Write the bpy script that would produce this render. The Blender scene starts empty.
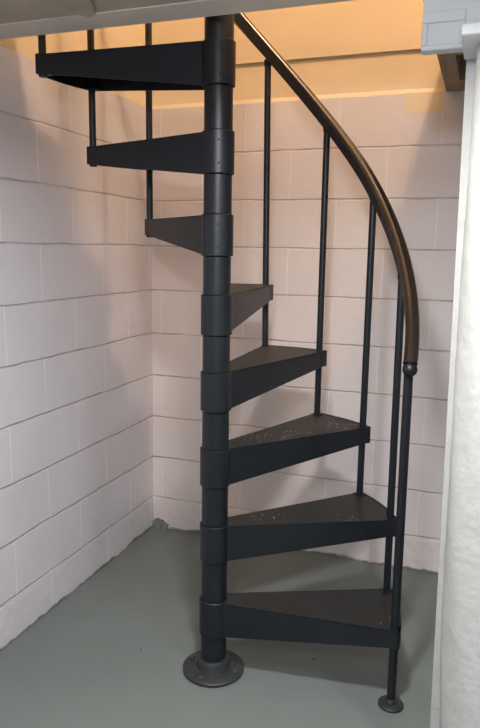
import bpy, bmesh, math, random
from mathutils import Vector, Matrix
random.seed(7)
S = bpy.context.scene
COL = S.collection
PI = math.pi

# ------------------------------------------------------------------ measures
XL, YB = -0.7162, 0.9635          # left wall, back wall
H0, COURSE = 0.1585, 0.2032       # first bed joint, block course
ZC = 1.98                         # underside of the basement ceiling
ZU = 2.17                         # upper floor level
ZTOP = 4.4
XR, YF = 3.2, -4.3                # rest of the basement
OX, OY = 0.560, -0.10             # right and near edges of the stair opening
A0, D, BETA = 0.0163, 0.3918, 0.4464
RT, RB, AB = 0.5883, 0.5745, 0.0512
RISE = 0.2412
ZT = [0.2548, 0.510, 0.7583, 0.9986, 1.2329, 1.4673, 1.7011, 1.9431]
HUBR, POLER, HUBH = 0.0475, 0.0415, 0.1195

# ------------------------------------------------------------------ materials
def srgb(r, g, b):
    def f(c):
        c /= 255.0
        return c/12.92 if c <= 0.04045 else ((c+0.055)/1.055)**2.4
    return (f(r), f(g), f(b), 1)

def new_mat(name):
    m = bpy.data.materials.new(name); m.use_nodes = True
    nt = m.node_tree
    b = nt.nodes['Principled BSDF']
    return m, nt, b

def N(nt, t, **kw):
    n = nt.nodes.new(t)
    for k, v in kw.items():
        if k.startswith('i_'): n.inputs[k[2:].replace('_', ' ')].default_value = v
        else: setattr(n, k, v)
    return n

def noise_bump(nt, b, coord, scale, strength, dist=0.002, detail=4, prev=None):
    n = N(nt, 'ShaderNodeTexNoise'); n.inputs['Scale'].default_value = scale; n.inputs['Detail'].default_value = detail
    nt.links.new(coord, n.inputs['Vector'])
    bp = N(nt, 'ShaderNodeBump'); bp.inputs['Strength'].default_value = strength; bp.inputs['Distance'].default_value = dist
    nt.links.new(n.outputs['Fac'], bp.inputs['Height'])
    if prev is not None: nt.links.new(prev, bp.inputs['Normal'])
    nt.links.new(bp.outputs['Normal'], b.inputs['Normal'])
    return bp.outputs['Normal']

def simple(name, c, rough=0.5, metal=0.0, bump=0.0, bscale=60, var=0.0, spec=0.5):
    m, nt, b = new_mat(name)
    b.inputs['Roughness'].default_value = rough; b.inputs['Metallic'].default_value = metal
    b.inputs['Specular IOR Level'].default_value = spec
    tc = N(nt, 'ShaderNodeTexCoord')
    n = N(nt, 'ShaderNodeTexNoise'); n.inputs['Scale'].default_value = 7; n.inputs['Detail'].default_value = 6
    nt.links.new(tc.outputs['Object'], n.inputs['Vector'])
    r = N(nt, 'ShaderNodeValToRGB')
    r.color_ramp.elements[0].position = .3; r.color_ramp.elements[1].position = .7
    r.color_ramp.elements[0].color = tuple(x*(1-var) for x in c[:3])+(1,)
    r.color_ramp.elements[1].color = tuple(min(1, x*(1+var)) for x in c[:3])+(1,)
    nt.links.new(n.outputs['Fac'], r.inputs['Fac']); nt.links.new(r.outputs['Color'], b.inputs['Base Color'])
    if bump: noise_bump(nt, b, tc.outputs['Object'], bscale, bump)
    return m

def block_wall(name, axis, ph_odd, ph_even, paint, floor_paint):
    """painted concrete block; axis 0: joints run along x, 1: along y; ragged floor paint at the foot"""
    m, nt, b = new_mat(name)
    L = nt.links
    b.inputs['Roughness'].default_value = 0.42
    b.inputs['Specular IOR Level'].default_value = 0.35
    tc = N(nt, 'ShaderNodeTexCoord')
    sp = N(nt, 'ShaderNodeSeparateXYZ'); L.new(tc.outputs['Object'], sp.inputs[0])
    # irregular hand-laid joints
    nz = N(nt, 'ShaderNodeTexNoise'); nz.inputs['Scale'].default_value = 5.0; nz.inputs['Detail'].default_value = 5
    L.new(tc.outputs['Object'], nz.inputs['Vector'])
    sub = N(nt, 'ShaderNodeMath', operation='SUBTRACT'); L.new(nz.outputs['Fac'], sub.inputs[0]); sub.inputs[1].default_value = .5
    wob = N(nt, 'ShaderNodeMath', operation='MULTIPLY'); L.new(sub.outputs[0], wob.inputs[0]); wob.inputs[1].default_value = 0.014
    u = N(nt, 'ShaderNodeMath', operation='ADD'); L.new(sp.outputs[axis], u.inputs[0]); L.new(wob.outputs[0], u.inputs[1])
    v = N(nt, 'ShaderNodeMath', operation='ADD'); L.new(sp.outputs[2], v.inputs[0]); L.new(wob.outputs[0], v.inputs[1])
    u2 = N(nt, 'ShaderNodeMath', operation='ADD'); L.new(u.outputs[0], u2.inputs[0]); u2.inputs[1].default_value = 8*0.4064 - ph_even*0.4064
    v2 = N(nt, 'ShaderNodeMath', operation='ADD'); L.new(v.outputs[0], v2.inputs[0]); v2.inputs[1].default_value = 2*COURSE - H0
    cb = N(nt, 'ShaderNodeCombineXYZ'); L.new(u2.outputs[0], cb.inputs[0]); L.new(v2.outputs[0], cb.inputs[1])
    def brick(mortar, smooth):
        br = N(nt, 'ShaderNodeTexBrick', offset=0.5, offset_frequency=2, squash=1.0)
        br.inputs['Scale'].default_value = 1.0
        br.inputs['Mortar Size'].default_value = mortar
        br.inputs['Mortar Smooth'].default_value = smooth
        br.inputs['Brick Width'].default_value = 0.4064
        br.inputs['Row Height'].default_value = COURSE
        br.inputs['Bias'].default_value = 0
        L.new(cb.outputs[0], br.inputs['Vector'])
        br.inputs['Color1'].default_value = (1, 1, 1, 1); br.inputs['Color2'].default_value = (.95, .95, .95, 1); br.inputs['Mortar'].default_value = (0, 0, 0, 1)
        return br
    br = brick(0.0032, 0.6)
    # colour: paint with slight blotches, uneven darker brown along the bed joints
    n2 = N(nt, 'ShaderNodeTexNoise'); n2.inputs['Scale'].default_value = 3.0; n2.inputs['Detail'].default_value = 6
    L.new(tc.outputs['Object'], n2.inputs['Vector'])
    r = N(nt, 'ShaderNodeValToRGB'); e = r.color_ramp.elements
    e[0].position = .3; e[1].position = .7
    e[0].color = tuple(x*.92 for x in paint[:3])+(1,); e[1].color = paint
    L.new(n2.outputs['Fac'], r.inputs['Fac'])
    n3 = N(nt, 'ShaderNodeTexNoise'); n3.inputs['Scale'].default_value = 9.0; n3.inputs['Detail'].default_value = 3
    L.new(tc.outputs['Object'], n3.inputs['Vector'])
    r3 = N(nt, 'ShaderNodeValToRGB'); r3.color_ramp.elements[0].position = .38; r3.color_ramp.elements[1].position = .66
    r3.color_ramp.elements[0].color = (.2, .2, .2, 1); r3.color_ramp.elements[1].color = (.75, .75, .75, 1)
    L.new(n3.outputs['Fac'], r3.inputs['Fac'])
    dv = N(nt, 'ShaderNodeMath', operation='PINGPONG'); L.new(v2.outputs[0], dv.inputs[0]); dv.inputs[1].default_value = COURSE/2
    mr = N(nt, 'ShaderNodeMapRange'); L.new(dv.outputs[0], mr.inputs['Value'])
    mr.inputs['From Min'].default_value = .0015; mr.inputs['From Max'].default_value = .0045; mr.inputs['To Min'].default_value = 1; mr.inputs['To Max'].default_value = 0
    mf = N(nt, 'ShaderNodeMath', operation='MULTIPLY'); L.new(mr.outputs[0], mf.inputs[0]); L.new(r3.outputs['Color'], mf.inputs[1])
    mx = N(nt, 'ShaderNodeMix', data_type='RGBA'); L.new(mf.outputs[0], mx.inputs['Factor'])
    L.new(r.outputs['Color'], mx.inputs[6]); mx.inputs[7].default_value = (paint[0]*.50, paint[1]*.42, paint[2]*.38, 1)
    # head joints are filled flush with brighter paint
    vj = N(nt, 'ShaderNodeMath', operation='SUBTRACT', use_clamp=True); L.new(br.outputs['Fac'], vj.inputs[0]); L.new(mr.outputs[0], vj.inputs[1])
    vk = N(nt, 'ShaderNodeMath', operation='MULTIPLY'); L.new(vj.outputs[0], vk.inputs[0]); vk.inputs[1].default_value = .55
    mv = N(nt, 'ShaderNodeMix', data_type='RGBA'); L.new(vk.outputs[0], mv.inputs['Factor'])
    L.new(mx.outputs[2], mv.inputs[6]); mv.inputs[7].default_value = srgb(252, 247, 246)
    mx = mv
    vl = N(nt, 'ShaderNodeMath', operation='MULTIPLY'); L.new(vj.outputs[0], vl.inputs[0]); vl.inputs[1].default_value = .15
    jh = N(nt, 'ShaderNodeMath', operation='MAXIMUM'); L.new(mr.outputs[0], jh.inputs[0]); L.new(vl.outputs[0], jh.inputs[1])
    # ragged edge of the floor paint
    n4 = N(nt, 'ShaderNodeTexNoise'); n4.inputs['Scale'].default_value = 9.0; n4.inputs['Detail'].default_value = 7; n4.inputs['Roughness'].default_value = .6
    L.new(tc.outputs['Object'], n4.inputs['Vector'])
    ma = N(nt, 'ShaderNodeMath', operation='MULTIPLY_ADD'); L.new(n4.outputs['Fac'], ma.inputs[0]); ma.inputs[1].default_value = 0.06; ma.inputs[2].default_value = -0.023
    lt = N(nt, 'ShaderNodeMath', operation='LESS_THAN'); L.new(sp.outputs[2], lt.inputs[0]); L.new(ma.outputs[0], lt.inputs[1])
    mx2 = N(nt, 'ShaderNodeMix', data_type='RGBA'); L.new(lt.outputs[0], mx2.inputs['Factor'])
    L.new(mx.outputs[2], mx2.inputs[6]); mx2.inputs[7].default_value = floor_paint
    ad = N(nt, 'ShaderNodeMath', operation='ADD'); L.new(ma.outputs[0], ad.inputs[0]); ad.inputs[1].default_value = .006
    lt2 = N(nt, 'ShaderNodeMath', operation='LESS_THAN'); L.new(sp.outputs[2], lt2.inputs[0]); L.new(ad.outputs[0], lt2.inputs[1])
    sb = N(nt, 'ShaderNodeMath', operation='SUBTRACT'); L.new(lt2.outputs[0], sb.inputs[0]); L.new(lt.outputs[0], sb.inputs[1])
    s2 = N(nt, 'ShaderNodeMath', operation='MULTIPLY'); L.new(sb.outputs[0], s2.inputs[0]); s2.inputs[1].default_value = .55 if axis == 0 else .15
    mx3 = N(nt, 'ShaderNodeMix', data_type='RGBA'); L.new(s2.outputs[0], mx3.inputs['Factor'])
    L.new(mx2.outputs[2], mx3.inputs[6]); mx3.inputs[7].default_value = srgb(150, 118, 92)
    L.new(mx3.outputs[2], b.inputs['Base Color'])
    # relief
    bp = N(nt, 'ShaderNodeBump', invert=True); bp.inputs['Strength'].default_value = 0.8; bp.inputs['Distance'].default_value = 0.0035
    L.new(jh.outputs[0], bp.inputs['Height'])
    mu = N(nt, 'ShaderNodeTexMusgrave') if False else N(nt, 'ShaderNodeTexNoise')
    mu.inputs['Scale'].default_value = 22; mu.inputs['Detail'].default_value = 8
    L.new(tc.outputs['Object'], mu.inputs['Vector'])
    bp2 = N(nt, 'ShaderNodeBump'); bp2.inputs['Strength'].default_value = 0.5; bp2.inputs['Distance'].default_value = 0.004
    rz = N(nt, 'ShaderNodeMapRange'); L.new(sp.outputs[2], rz.inputs['Value'])
    rz.inputs['From Min'].default_value = .14; rz.inputs['From Max'].default_value = .17; rz.inputs['To Min'].default_value = 3.2; rz.inputs['To Max'].default_value = 1
    hm = N(nt, 'ShaderNodeMath', operation='MULTIPLY'); L.new(mu.outputs['Fac'], hm.inputs[0]); L.new(rz.outputs[0], hm.inputs[1])
    L.new(hm.outputs[0], bp2.inputs['Height']); L.new(bp.outputs['Normal'], bp2.inputs['Normal'])
    L.new(bp2.outputs['Normal'], b.inputs['Normal'])
    return m

FLOORC = srgb(114, 122, 119)
M_left = block_wall('painted block, left', 1, 0, .31, srgb(215, 211, 217), FLOORC)
M_back = block_wall('painted block, back', 0, 0, .86, srgb(228, 220, 220), FLOORC)
M_upper = simple('cream upper wall paint', srgb(234, 217, 186), .5, 0, .25, 25, .03)
M_ceil = simple('dusty white ceiling paint', srgb(190, 177, 160), .6, 0, .3, 30, .12)
M_fascia = simple('grey white edge board', srgb(226, 214, 202), .5, 0, .2, 40, .08)
M_white = simple('white gloss trim paint', srgb(236, 238, 242), .35, 0, .15, 30, .02)
M_wood = simple('bare brown joist', srgb(150, 128, 100), .7, 0, .4, 40, .15)
M_dark = simple('dark void', srgb(60, 58, 56), .8)
M_gap = simple('shadow gap timber', srgb(120, 100, 78), .8)

def mk_floor():
    m, nt, b = new_mat('grey painted concrete'); L = nt.links
    b.inputs['Roughness'].default_value = .48
    tc = N(nt, 'ShaderNodeTexCoord')
    n = N(nt, 'ShaderNodeTexNoise'); n.inputs['Scale'].default_value = 2.2; n.inputs['Detail'].default_value = 8
    L.new(tc.outputs['Object'], n.inputs['Vector'])
    r = N(nt, 'ShaderNodeValToRGB'); e = r.color_ramp.elements
    e[0].position = .3; e[1].position = .72
    e[0].color = tuple(x*.9 for x in FLOORC[:3])+(1,); e[1].color = tuple(x*1.06 for x in FLOORC[:3])+(1,)
    L.new(n.outputs['Fac'], r.inputs['Fac'])
    # small dark specks
    vo = N(nt, 'ShaderNodeTexVoronoi'); vo.inputs['Scale'].default_value = 6.5; L.new(tc.outputs['Object'], vo.inputs['Vector'])
    lt = N(nt, 'ShaderNodeMath', operation='LESS_THAN'); L.new(vo.outputs['Distance'], lt.inputs[0]); lt.inputs[1].default_value = 0.036
    mx = N(nt, 'ShaderNodeMix', data_type='RGBA'); L.new(lt.outputs[0], mx.inputs['Factor'])
    L.new(r.outputs['Color'], mx.inputs[6]); mx.inputs[7].default_value = srgb(70, 66, 60)
    L.new(mx.outputs[2], b.inputs['Base Color'])
    noise_bump(nt, b, tc.outputs['Object'], 14, .25, .003)
    return m
M_floor = mk_floor()

def mk_steel(name, c, rough, grit=0.0, specks=False):
    m, nt, b = new_mat(name); L = nt.links
    b.inputs['Roughness'].default_value = rough
    tc = N(nt, 'ShaderNodeTexCoord')
    base = None
    n = N(nt, 'ShaderNodeTexNoise'); n.inputs['Scale'].default_value = 11; n.inputs['Detail'].default_value = 6
    L.new(tc.outputs['Object'], n.inputs['Vector'])
    r = N(nt, 'ShaderNodeValToRGB'); e = r.color_ramp.elements
    e[0].position = .35; e[1].position = .7
    e[0].color = tuple(x*.85 for x in c[:3])+(1,); e[1].color = tuple(x*1.2 for x in c[:3])+(1,)
    L.new(n.outputs['Fac'], r.inputs['Fac']); out = r.outputs['Color']
    if specks:   # plaster crumbs and scuffs on the treads
        vo = N(nt, 'ShaderNodeTexVoronoi'); vo.inputs['Scale'].default_value = 62; L.new(tc.outputs['Object'], vo.inputs['Vector'])
        n5 = N(nt, 'ShaderNodeTexNoise'); n5.inputs['Scale'].default_value = 6; L.new(tc.outputs['Object'], n5.inputs['Vector'])
        mm = N(nt, 'ShaderNodeMapRange'); mm.inputs['From Min'].default_value = .40; mm.inputs['From Max'].default_value = .64
        mm.inputs['To Min'].default_value = 0.0; mm.inputs['To Max'].default_value = .24
        L.new(n5.outputs['Fac'], mm.inputs['Value'])
        lt = N(nt, 'ShaderNodeMath', operation='LESS_THAN'); L.new(vo.outputs['Distance'], lt.inputs[0]); L.new(mm.outputs[0], lt.inputs[1])
        mx = N(nt, 'ShaderNodeMix', data_type='RGBA'); L.new(lt.outputs[0], mx.inputs['Factor'])
        L.new(out, mx.inputs[6]); mx.inputs[7].default_value = srgb(150, 146, 138); out = mx.outputs[2]
    L.new(out, b.inputs['Base Color'])
    noise_bump(nt, b, tc.outputs['Object'], 160 if grit else 60, .35 if grit else .12, .002)
    return m
M_steel = mk_steel('black painted steel', srgb(16, 21, 28), .42)
M_tread = mk_steel('gritty black tread top', srgb(30, 31, 30), .55, 1, True)
M_iron = mk_steel('worn black iron', srgb(44, 47, 50), .45, 1, False)
M_rail = simple('bronze brown handrail', srgb(44, 34, 29), .18, .1, .01, 40, .1, 1.0)
M_bolt = simple('scuffed bolt', srgb(95, 95, 92), .4, .6)
M_hole = simple('dark hole', srgb(12, 12, 12), .9)

def mk_plaster():
    m, nt, b = new_mat('rough white plaster'); L = nt.links
    b.inputs['Roughness'].default_value = .6
    b.inputs['Base Color'].default_value = srgb(190, 191, 189)
    tc = N(nt, 'ShaderNodeTexCoord')
    nm = noise_bump(nt, b, tc.outputs['Object'], 16, .5, .008, 2)
    noise_bump(nt, b, tc.outputs['Object'], 45, .6, .004, 5, prev=nm)
    return m
M_plaster = mk_plaster()

# ------------------------------------------------------------------ helpers
def obj(name, bm, m, parent=None, smooth=False, bevel=0.0):
    bmesh.ops.recalc_face_normals(bm, faces=bm.faces)
    me = bpy.data.meshes.new(name); bm.to_mesh(me); bm.free()
    if smooth:
        for p in me.polygons: p.use_smooth = True
    o = bpy.data.objects.new(name, me); COL.objects.link(o)
    for mm in (m if isinstance(m, (list, tuple)) else [m]): me.materials.append(mm)
    if smooth:
        sm = o.modifiers.new('w', 'EDGE_SPLIT'); sm.split_angle = math.radians(38)
    if bevel:
        b = o.modifiers.new('b', 'BEVEL'); b.width = bevel; b.segments = 2; b.limit_method = 'ANGLE'; b.angle_limit = math.radians(40)
    if parent: o.parent = parent
    return o

def struct(name, bm, m, smooth=False, bevel=0.0):
    o = obj(name, bm, m, None, smooth, bevel); o['kind'] = 'structure'; return o

def box(bm, x0, x1, y0, y1, z0, z1, mi=0):
    vs = [bm.verts.new((x, y, z)) for x in (x0, x1) for y in (y0, y1) for z in (z0, z1)]
    for f in ((0, 1, 3, 2), (4, 6, 7, 5), (0, 4, 5, 1), (2, 3, 7, 6), (0, 2, 6, 4), (1, 5, 7, 3)):
        bm.faces.new([vs[i] for i in f]).material_index = mi

def prism(bm, pts, z0, z1):
    """outline (x, y) list extruded in z"""
    a = [bm.verts.new((x, y, z0)) for x, y in pts]; b = [bm.verts.new((x, y, z1)) for x, y in pts]
    n = len(pts)
    bm.faces.new(a[::-1]); bm.faces.new(b)
    for i in range(n): bm.faces.new((a[i], a[(i+1) % n], b[(i+1) % n], b[i]))

def lathe(bm, prof, seg=40, mat=Matrix()):
    """profile [(r, z)], closed at both ends when r > 0"""
    rings = []
    for r, z in prof:
        rings.append([bm.verts.new(mat @ Vector((r*math.cos(2*PI*i/seg), r*math.sin(2*PI*i/seg), z))) for i in range(seg)])
    for a, b in zip(rings, rings[1:]):
        for i in range(seg): bm.faces.new((a[i], a[(i+1) % seg], b[(i+1) % seg], b[i]))
    bm.faces.new(rings[0][::-1]); bm.faces.new(rings[-1])

def rod(bm, a, b, r, seg=16):
    a, b = Vector(a), Vector(b); d = b-a
    M = Matrix.Translation(a) @ d.to_track_quat('Z', 'Y').to_matrix().to_4x4()
    lathe(bm, [(r*.8, 0), (r, .0015), (r, d.length-.0015), (r*.8, d.length)], seg, M)

def pol(r, a, z): return Vector((r*math.cos(a), r*math.sin(a), z))

# ------------------------------------------------------------------ the setting
bm = bmesh.new(); box(bm, XL-.2, XR+.2, YF-.2, YB+.2, -.12, 0); struct('floor', bm, M_floor)
bm = bmesh.new(); box(bm, XL-.2, XL, YF-.2, YB+.2, 0, 1.985); struct('wall_left', bm, M_left)
bm = bmesh.new(); box(bm, XL, XR, YB, YB+.2, 0, 1.985); struct('wall_back', bm, M_back)
# cream framing above the blocks: sloped ledge, rim board, then the upper wall standing a little forward
bm = bmesh.new()
pr = [(YB+.0005, 1.985), (YB+.008, 2.001), (YB+.008, 2.135), (YB+.2, 2.135), (YB+.2, 1.985)]
a = [bm.verts.new((XL, y, z)) for y, z in pr]; b = [bm.verts.new((OX+.018, y, z)) for y, z in pr]
bm.faces.new(a); bm.faces.new(b[::-1])
for i in range(5): bm.faces.new((a[i], b[i], b[(i+1) % 5], a[(i+1) % 5]))
struct('trim_1', bm, M_upper)
bm = bmesh.new(); box(bm, XL, OX+.018, YB+.012, YB+.2, 2.135, 2.146); struct('trim_2', bm, M_upper)
bm = bmesh.new(); box(bm, XL, XR, YB-.003, YB+.2, 2.146, ZTOP); struct('wall_back_upper', bm, M_upper)
bm = bmesh.new(); box(bm, XL-.2, XL-.004, YF, YB+.2, 1.985, ZTOP); struct('wall_left_upper', bm, M_upper)
bm = bmesh.new(); box(bm, XR, XR+.2, YF, YB, 0, ZTOP); struct('wall_right', bm, M_white)
bm = bmesh.new(); box(bm, XL-.2, XR+.2, YF-.2, YF, 0, ZTOP); struct('wall_front', bm, M_white)
# basement ceiling with the stair opening cut from it; upper floor on top
bm = bmesh.new()
box(bm, XL, XR, YF, OY-.115, ZC, ZU)                # toward the room
box(bm, OX+.16, XR, OY-.115, YB-.001, ZC, ZU)       # right of the opening
struct('ceiling', bm, M_ceil)
bm = bmesh.new(); box(bm, XL, OX+.16, OY-.113, OY, ZC-.002, ZU); struct('trim_3', bm, M_fascia, bevel=.003)
# right edge of the opening: bare joist and the dark slot beside it
bm = bmesh.new(); box(bm, OX+.018, OX+.055, OY+.001, YB-.001, ZC, ZU); struct('trim_4', bm, M_wood)
bm = bmesh.new(); box(bm, OX+.0, OX+.017, OY+.001, YB-.002, ZC+.001, ZU); struct('trim_5', bm, M_wood)
bm = bmesh.new()
box(bm, OX+.0555, OX+.1595, OY+.001, .46, ZC, ZU-.001); box(bm, OX+.0555, OX+.1595, .79, YB-.001, ZC, ZU-.001)
box(bm, OX+.0555, OX+.1595, .46, .79, ZC+.13, ZU-.001)
struct('trim_6', bm, M_wood)
bm = bmesh.new(); box(bm, XL-.2, XR+.2, YF-.2, YB+.2, ZTOP, ZTOP+.1); struct('ceiling_upper', bm, M_white)

bm = bmesh.new(); box(bm, .405, .556, YB-.0007, YB-.0001, 1.908, 1.9845); struct('trim_12', bm, M_upper)
# lapped ceiling panel with a rounded corner near the left of the opening
bm = bmesh.new()
def rounded_poly(pts, k, r, n=6):
    p0, p1, p2 = Vector(pts[k-1]), Vector(pts[k]), Vector(pts[(k+1) % len(pts)])
    a = p1+(p0-p1).normalized()*r; c = p1+(p2-p1).normalized()*r
    arc = [((1-t)**2*a+2*t*(1-t)*p1+t*t*c) for t in [i/n for i in range(n+1)]]
    return [tuple(q) for q in pts[:k]]+[tuple(q) for q in arc]+[tuple(q) for q in pts[k+1:]]
pts = [(-.225-.42, -1.2), (.12, -1.2), (-.2257, -.297), (-.262, -.222), (-.285, -.214), (-.302, -.232), (-.3155, -.3255)]
pts = rounded_poly(pts, 3, .012)
prism(bm, pts, ZC-.010, ZC-.0004)
struct('trim_7', bm, M_ceil, bevel=.0015)

# white boxed beam corner at the upper right
bm = bmesh.new()
y0 = -.100
box(bm, .567, .92, y0, y0+.035, 1.846, ZC-.0005)                     # core
box(bm, .567, .667, y0-.006, y0, 1.908, 1.934)                     # raised band
box(bm, .567, .667, y0-.006, y0, 1.8465, 1.858)                    # lower lip
box(bm, .567, .580, y0-.006, y0, 1.858, 1.908)                     # left stile
box(bm, .653, .667, y0-.006, y0, 1.858, 1.908)
struct('trim_8', bm, M_white, bevel=.003)
# capital block over the round column
bm = bmesh.new()
box(bm, .668, .92, -.300, -.101, 1.819, 1.843)
struct('trim_9', bm, M_white, bevel=.004)
# flat white board standing behind the column
bm = bmesh.new()
bt = [(.697, -.098), (.80, -.098), (.80, -.078), (.697, -.078)]
zb = 1.8455
dx = -.024
a = [bm.verts.new((x, y, 0)) for x, y in bt]; b = [bm.verts.new((x+dx, y, zb)) for x, y in bt]
bm.faces.new(a[::-1]); bm.faces.new(b)
for i in range(4): bm.faces.new((a[i], a[(i+1) % 4], b[(i+1) % 4], b[i]))
struct('trim_10', bm, M_plaster, bevel=.002)

# lump of grey floor coating left in the corner
bm = bmesh.new()
hs = [.030, .042, .046, .047, .040, .043, .030, .026, .018]
wd = len(hs)
lo, up, bk = [], [], []
for i, h in enumerate(hs):
    x = XL+.0005+.085*i/(wd-1)
    lo.append(bm.verts.new((x, YB-.016+.004*math.sin(i*2.1), 0.0)))
    up.append(bm.verts.new((x, YB-.008+.002*math.sin(i*3), h)))
    bk.append(bm.verts.new((x, YB-.0005, h+.001)))
for i in range(wd-1):
    bm.faces.new((lo[i], lo[i+1], up[i+1], up[i])); bm.faces.new((up[i], up[i+1], bk[i+1], bk[i]))
struct('trim_11', bm, M_floor)

# ------------------------------------------------------------------ round plastered column
bm = bmesh.new()
R_COL = .100
seg, rows = 48, 90
rings = []
for j in range(rows+1):
    t = j/rows; z = t*1.8185
    cx, cy = .800+.030*max(0, 1-z)**1.6, -.2
    ring = []
    for i in range(seg):
        th = 2*PI*i/seg
        rr = R_COL + .0012*math.sin(7*th+9*z) + .0016*math.sin(3*th-5.3*z) + random.uniform(-.0006, .0006)
        ring.append(bm.verts.new((cx+rr*math.cos(th), cy+rr*math.sin(th), z)))
    rings.append(ring)
for p, q in zip(rings, rings[1:]):
    for i in range(seg): bm.faces.new((p[i], p[(i+1) % seg], q[(i+1) % seg], q[i]))
bm.faces.new(rings[0][::-1]); bm.faces.new(rings[-1])
c = obj('support_column', bm, M_plaster, None, True)
c['label'] = 'white rough-plastered round column standing at the right edge, beside the black spiral staircase'
c['category'] = 'column'

# ------------------------------------------------------------------ the spiral staircase
stair = bpy.data.objects.new('spiral_staircase', None); COL.objects.link(stair)
stair['label'] = 'black steel spiral staircase with wedge treads and a bronze brown handrail in the block-walled corner'
stair['category'] = 'staircase'

# centre pole and its foot
bm = bmesh.new()
lathe(bm, [(POLER-.004, .001), (POLER-.004, 2.9)], 40)
obj('centre_pole', bm, M_steel, stair, True)
bm = bmesh.new()
lathe(bm, [(.098, 0), (.101, .003), (.101, .010), (.096, .014), (.056, .016), (.053, .022), (.053, .046), (.050, .050)], 48)
fl = obj('floor_flange', bm, M_iron, stair, True)
fl['label'] = 'round bolted iron foot of the centre pole'
for k in range(4):
    a = math.radians(62+90*k-70)
    bm = bmesh.new()
    lathe(bm, [(.0085, .013), (.0085, .019), (.0065, .022)], 6, Matrix.Translation((.081*math.cos(a), .081*math.sin(a), 0)))
    obj('bolt', bm, M_bolt, fl)

def sleeve(z0, z1):
    bm = bmesh.new()
    lathe(bm, [(POLER-.003, z0), (POLER, z0+.002), (POLER, z1-.002), (POLER-.003, z1)], 40)
    obj('spacer_sleeve', bm, M_steel, stair, True)

prev = .050
for n in range(8):
    zb = ZT[n]-HUBH
    sleeve(prev+.0005, zb-.0005); prev = ZT[n]
sleeve(prev+.0005, prev+.121)

# treads
TIPH, TH = .055, .0035
def make_tread(n):
    zt = ZT[n]; a0 = A0+n*D; a1 = a0+BETA
    # plate outline: hub arc + curved tip
    droop = -.004
    def zz(r): return zt + (-droop)*(r/RT)   # slight rise toward the tip
    bm = bmesh.new()
    steps = 12
    # tangential offset: edges leave the hub slightly outside its centre line
    s0, s1 = a0, a1
    P0 = pol(HUBR*.97, a0-.62, 0); P1 = pol(HUBR*.97, a1+.55, 0)
    T = [pol(RT, a0+(a1-a0)*i/steps, 0) for i in range(steps+1)]
    H = [pol(HUBR*.97, a0-.62+(a1-a0+1.17)*i/6, 0) for i in range(7)]
    ring = T + H[::-1]
    def lay(z):
        return [bm.verts.new((v.x, v.y, zz(v.length)+z)) for v in ring]
    b, t = lay(-TH), lay(0)
    bm.faces.new(t); bm.faces.new(b[::-1])
    k = len(ring)
    for i in range(k): bm.faces.new((b[i], b[(i+1) % k], t[(i+1) % k], t[i]))
    tr = obj('tread', bm, M_tread, stair)
    # side plates, deep at the hub and shallow at the tip
    for P, Q, sg in ((P0, T[0], 1), (P1, T[-1], -1)):
        d = (Q-P).normalized(); nrm = Vector((-d.y, d.x, 0))*sg*.004
        bm = bmesh.new()
        vs = []
        for off in (Vector((0, 0, 0)), nrm):
            for V, h in ((P, HUBH-.001), (Q-d*.001, TIPH)):
                vs.append(bm.verts.new((V.x+off.x, V.y+off.y, zz(V.length)+.0012 if V is not P else zt)))
                vs.append(bm.verts.new((V.x+off.x, V.y+off.y, zz(V.length)-h)))
        for f in ((0, 1, 3, 2), (4, 6, 7, 5), (0, 2, 6, 4), (1, 5, 7, 3), (0, 4, 5, 1), (2, 3, 7, 6)):
            bm.faces.new([vs[i] for i in f])
        obj('side_plate', bm, M_steel, tr, bevel=.001)
    # curved outer lip wrapping a little round both corners
    bm = bmesh.new()
    e = .005/RT
    arc = [a0-e*.5+(a1-a0+e)*i/steps for i in range(steps+1)]
    z1 = zz(RT)+.002; z0 = zz(RT)-TIPH-.001
    inn = [pol(RT-.003, a, 0) for a in arc]; out = [pol(RT+.003, a, 0) for a in arc]
    rg = inn+out[::-1]
    prism(bm, [(v.x, v.y) for v in rg], z0, z1)
    for a, s in ((arc[0], 1), (arc[-1], -1)):      # corner returns
        r_ = pol(1, a, 0); t_ = Vector((-r_.y, r_.x, 0))*s
        q = [r_*(RT-.034), r_*(RT+.003), r_*(RT+.003)+t_*.036, r_*(RT-.034)+t_*.036]
        prism(bm, [(v.x, v.y) for v in q], z0, z1)
    obj('outer_lip', bm, M_steel, tr)
    # hub collar
    bm = bmesh.new()
    zb = zt-HUBH
    lathe(bm, [(HUBR-.0025, zb), (HUBR, zb+.002), (HUBR, zt-.001), (HUBR-.0025, zt+.001)], 40)
    hub = obj('hub_collar', bm, M_steel, tr, True)
    # grub screws in the collar
    am = (a0+a1)/2+PI
    for ang in (math.radians(-66),):
        for zk in (.028, .092):
            if n in (5, 6, 7):
                v = pol(HUBR-.001, ang, zt-zk)
                bm = bmesh.new(); rod(bm, v, pol(HUBR+.0008, ang, zt-zk), .0026, 10)
                obj('screw', bm, M_hole, hub)
for n in range(8): make_tread(n)

# landing edge at the upper floor, filling the gap between pole and floor edge
bm = bmesh.new()
box(bm, -.600, .040, -.098, -.0555, 2.06, 2.168); box(bm, -.600, -.055, -.0555, .0, 2.06, 2.168)
obj('landing_plate', bm, M_steel, stair, bevel=.002)

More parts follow.
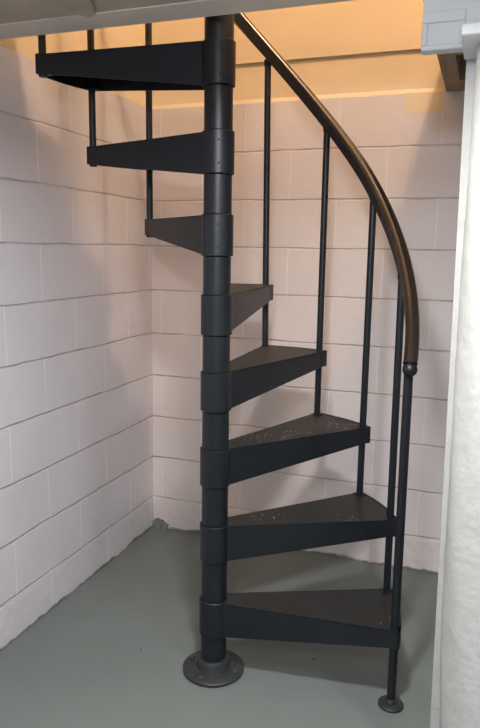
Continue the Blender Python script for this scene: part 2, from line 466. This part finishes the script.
# balusters: each ties the trailing corner of one tread to the leading corner of the next and carries the rail
def rail_z(a): return 1.099-.026*max(0.0, 1-max(0.0, a-AB)/(2.2*D))+(a-AB)/D*RISE
LEAN = {1: (-.004, 0), 2: (-.006, 0), 5: (-.013, 0)}
for k in range(0, 9):
    a = AB+k*D
    p = pol(RB, a, 0)
    dx, dy = LEAN.get(k+1, (0, 0))
    dx *= 1
    zlo = 0.012 if k == 0 else ZT[k-1]-TIPH-.002
    zhi = rail_z(a)-.030
    bm = bmesh.new()
    rod(bm, (p.x, p.y, zlo), (p.x+dx, p.y+dy, zhi), .0118 if k else .0132)
    if k == 0:
        b = obj('newel_post', bm, M_steel, stair, True)
        bm = bmesh.new()
        lathe(bm, [(.037, 0), (.0385, .003), (.0385, .007), (.034, .010), (.018, .013), (.0165, .022), (.0135, .025)], 32, Matrix.Translation((p.x, p.y, 0)))
        f = obj('floor_flange', bm, M_iron, b, True)
        f['label'] = 'small round iron foot of the newel post'
    else:
        b = obj('baluster', bm, M_steel, stair, True)
        bm = bmesh.new()   # nut under the lower tread corner
        lathe(bm, [(.0115, zlo-.003), (.0132, zlo-.001), (.0135, zlo+.0045), (.0125, zlo+.006)], 12, Matrix.Translation((p.x, p.y, 0)))
        obj('end_nut', bm, M_steel, b, True)

# handrail: round bronze grip on a flat black bar, following the helix
def sweep(prof, a0, a1, dz, steps=150, dr=0.0):
    bm = bmesh.new(); rings = []
    pitch = RISE/D
    for i in range(steps+1):
        a = a0+(a1-a0)*i/steps
        c = pol(RB+dr, a, rail_z(a)+dz)
        r_ = pol(1, a, 0); t_ = Vector((-math.sin(a)*RB, math.cos(a)*RB, pitch)).normalized()
        n_ = t_.cross(r_); n_ = n_ if n_.z > 0 else -n_
        rings.append([bm.verts.new(c + r_*u + n_*v) for u, v in prof])
    k = len(prof)
    for A, B in zip(rings, rings[1:]):
        for i in range(k): bm.faces.new((A[i], A[(i+1) % k], B[(i+1) % k], B[i]))
    bm.faces.new(rings[0][::-1]); bm.faces.new(rings[-1])
    return bm
END = AB+9*D
prof = [(.0200*math.cos(t), .0135*math.sin(t)+.0065) for t in [2*PI*i/20 for i in range(20)]]
rail = obj('handrail', sweep(prof, AB-.025, END, 0), M_rail, stair, True)
rail['label'] = 'bronze brown helical handrail grip'
bar = obj('rail_bar', sweep([(-.0165, -.025), (.0165, -.025), (.0192, .003), (-.0192, .003)], AB-.01, END, 0), M_steel, rail)
bm = bmesh.new()
c = pol(RB, AB-.03, rail_z(AB)-.026)
bmesh.ops.create_uvsphere(bm, u_segments=24, v_segments=14, radius=.021, matrix=Matrix.Translation(c))
obj('end_cap', bm, M_steel, rail, True)
for k in range(1, 9):     # lugs where the balusters meet the bar
    a = AB+k*D; p = pol(RB, a, rail_z(a)-.030); dx, dy = LEAN.get(k+1, (0, 0))
    bm = bmesh.new()
    lathe(bm, [(.012, -.012), (.0145, -.008), (.0145, .010), (.011, .012)], 16, Matrix.Translation((p.x+dx, p.y+dy, p.z)))
    obj('rail_lug', bm, M_steel, rail, True)

# ------------------------------------------------------------------ lights
def area(name, loc, aim, size, power, col, shape='DISK', spread=180):
    l = bpy.data.lights.new(name, 'AREA'); l.shape = shape; l.size = size; l.energy = power; l.color = col; l.spread = math.radians(spread)
    o = bpy.data.objects.new(name, l); COL.objects.link(o); o.location = loc
    o.rotation_euler = (Vector(aim)-Vector(loc)).to_track_quat('-Z', 'Y').to_euler()
    return o
def point(name, loc, r, power, col):
    l = bpy.data.lights.new(name, 'POINT'); l.shadow_soft_size = r; l.energy = power; l.color = col
    o = bpy.data.objects.new(name, l); COL.objects.link(o); o.location = loc
    return o
point('upstairs_lamp', (1.1, -.5, 4.25), .12, 124, (1.0, .66, .40))
area('basement_lamp', (.42, -.82, 1.93), (.42, -.82, 0), .14, 21, (1.0, .98, .96), spread=164)
area('basement_side_lamp', (1.6, -1.08, 1.93), (1.6, -1.08, 0), .16, 11, (.93, .96, 1.0), spread=165)
point('basement_lamp_by_camera', (.70, -2.15, 1.88), .07, 36, (.90, .95, 1.0))
point('basement_far_fill', (.8, -3.4, 1.8), .12, 8, (.93, .96, 1.0))  # added fill behind the camera to lift the walls, no fixture there

w = bpy.data.worlds.new('World'); S.world = w; w.use_nodes = True
w.node_tree.nodes['Background'].inputs[0].default_value = (.8, .85, 1, 1)
w.node_tree.nodes['Background'].inputs[1].default_value = 0.03

# ------------------------------------------------------------------ camera
cam = bpy.data.cameras.new('Camera'); co = bpy.data.objects.new('Camera', cam); COL.objects.link(co)
r = Vector((0.93959401, 0.34195826, 0.01508799)); u = Vector((-0.07135508, 0.15256942, 0.98571346)); f = Vector((-0.3347709, 0.92724706, -0.16775377))
co.matrix_world = Matrix(((r.x, u.x, -f.x, .7524), (r.y, u.y, -f.y, -1.8699), (r.z, u.z, -f.z, 1.3664), (0, 0, 0, 1)))
cam.sensor_fit = 'HORIZONTAL'; cam.sensor_width = 36; cam.lens = 669.78/480*36
cam.clip_start = .02
S.camera = co
S.view_settings.view_transform = 'Standard'; S.view_settings.look = 'None'; S.view_settings.gamma = 1
S.view_settings.use_curve_mapping = False
S.view_settings.exposure = 0.25
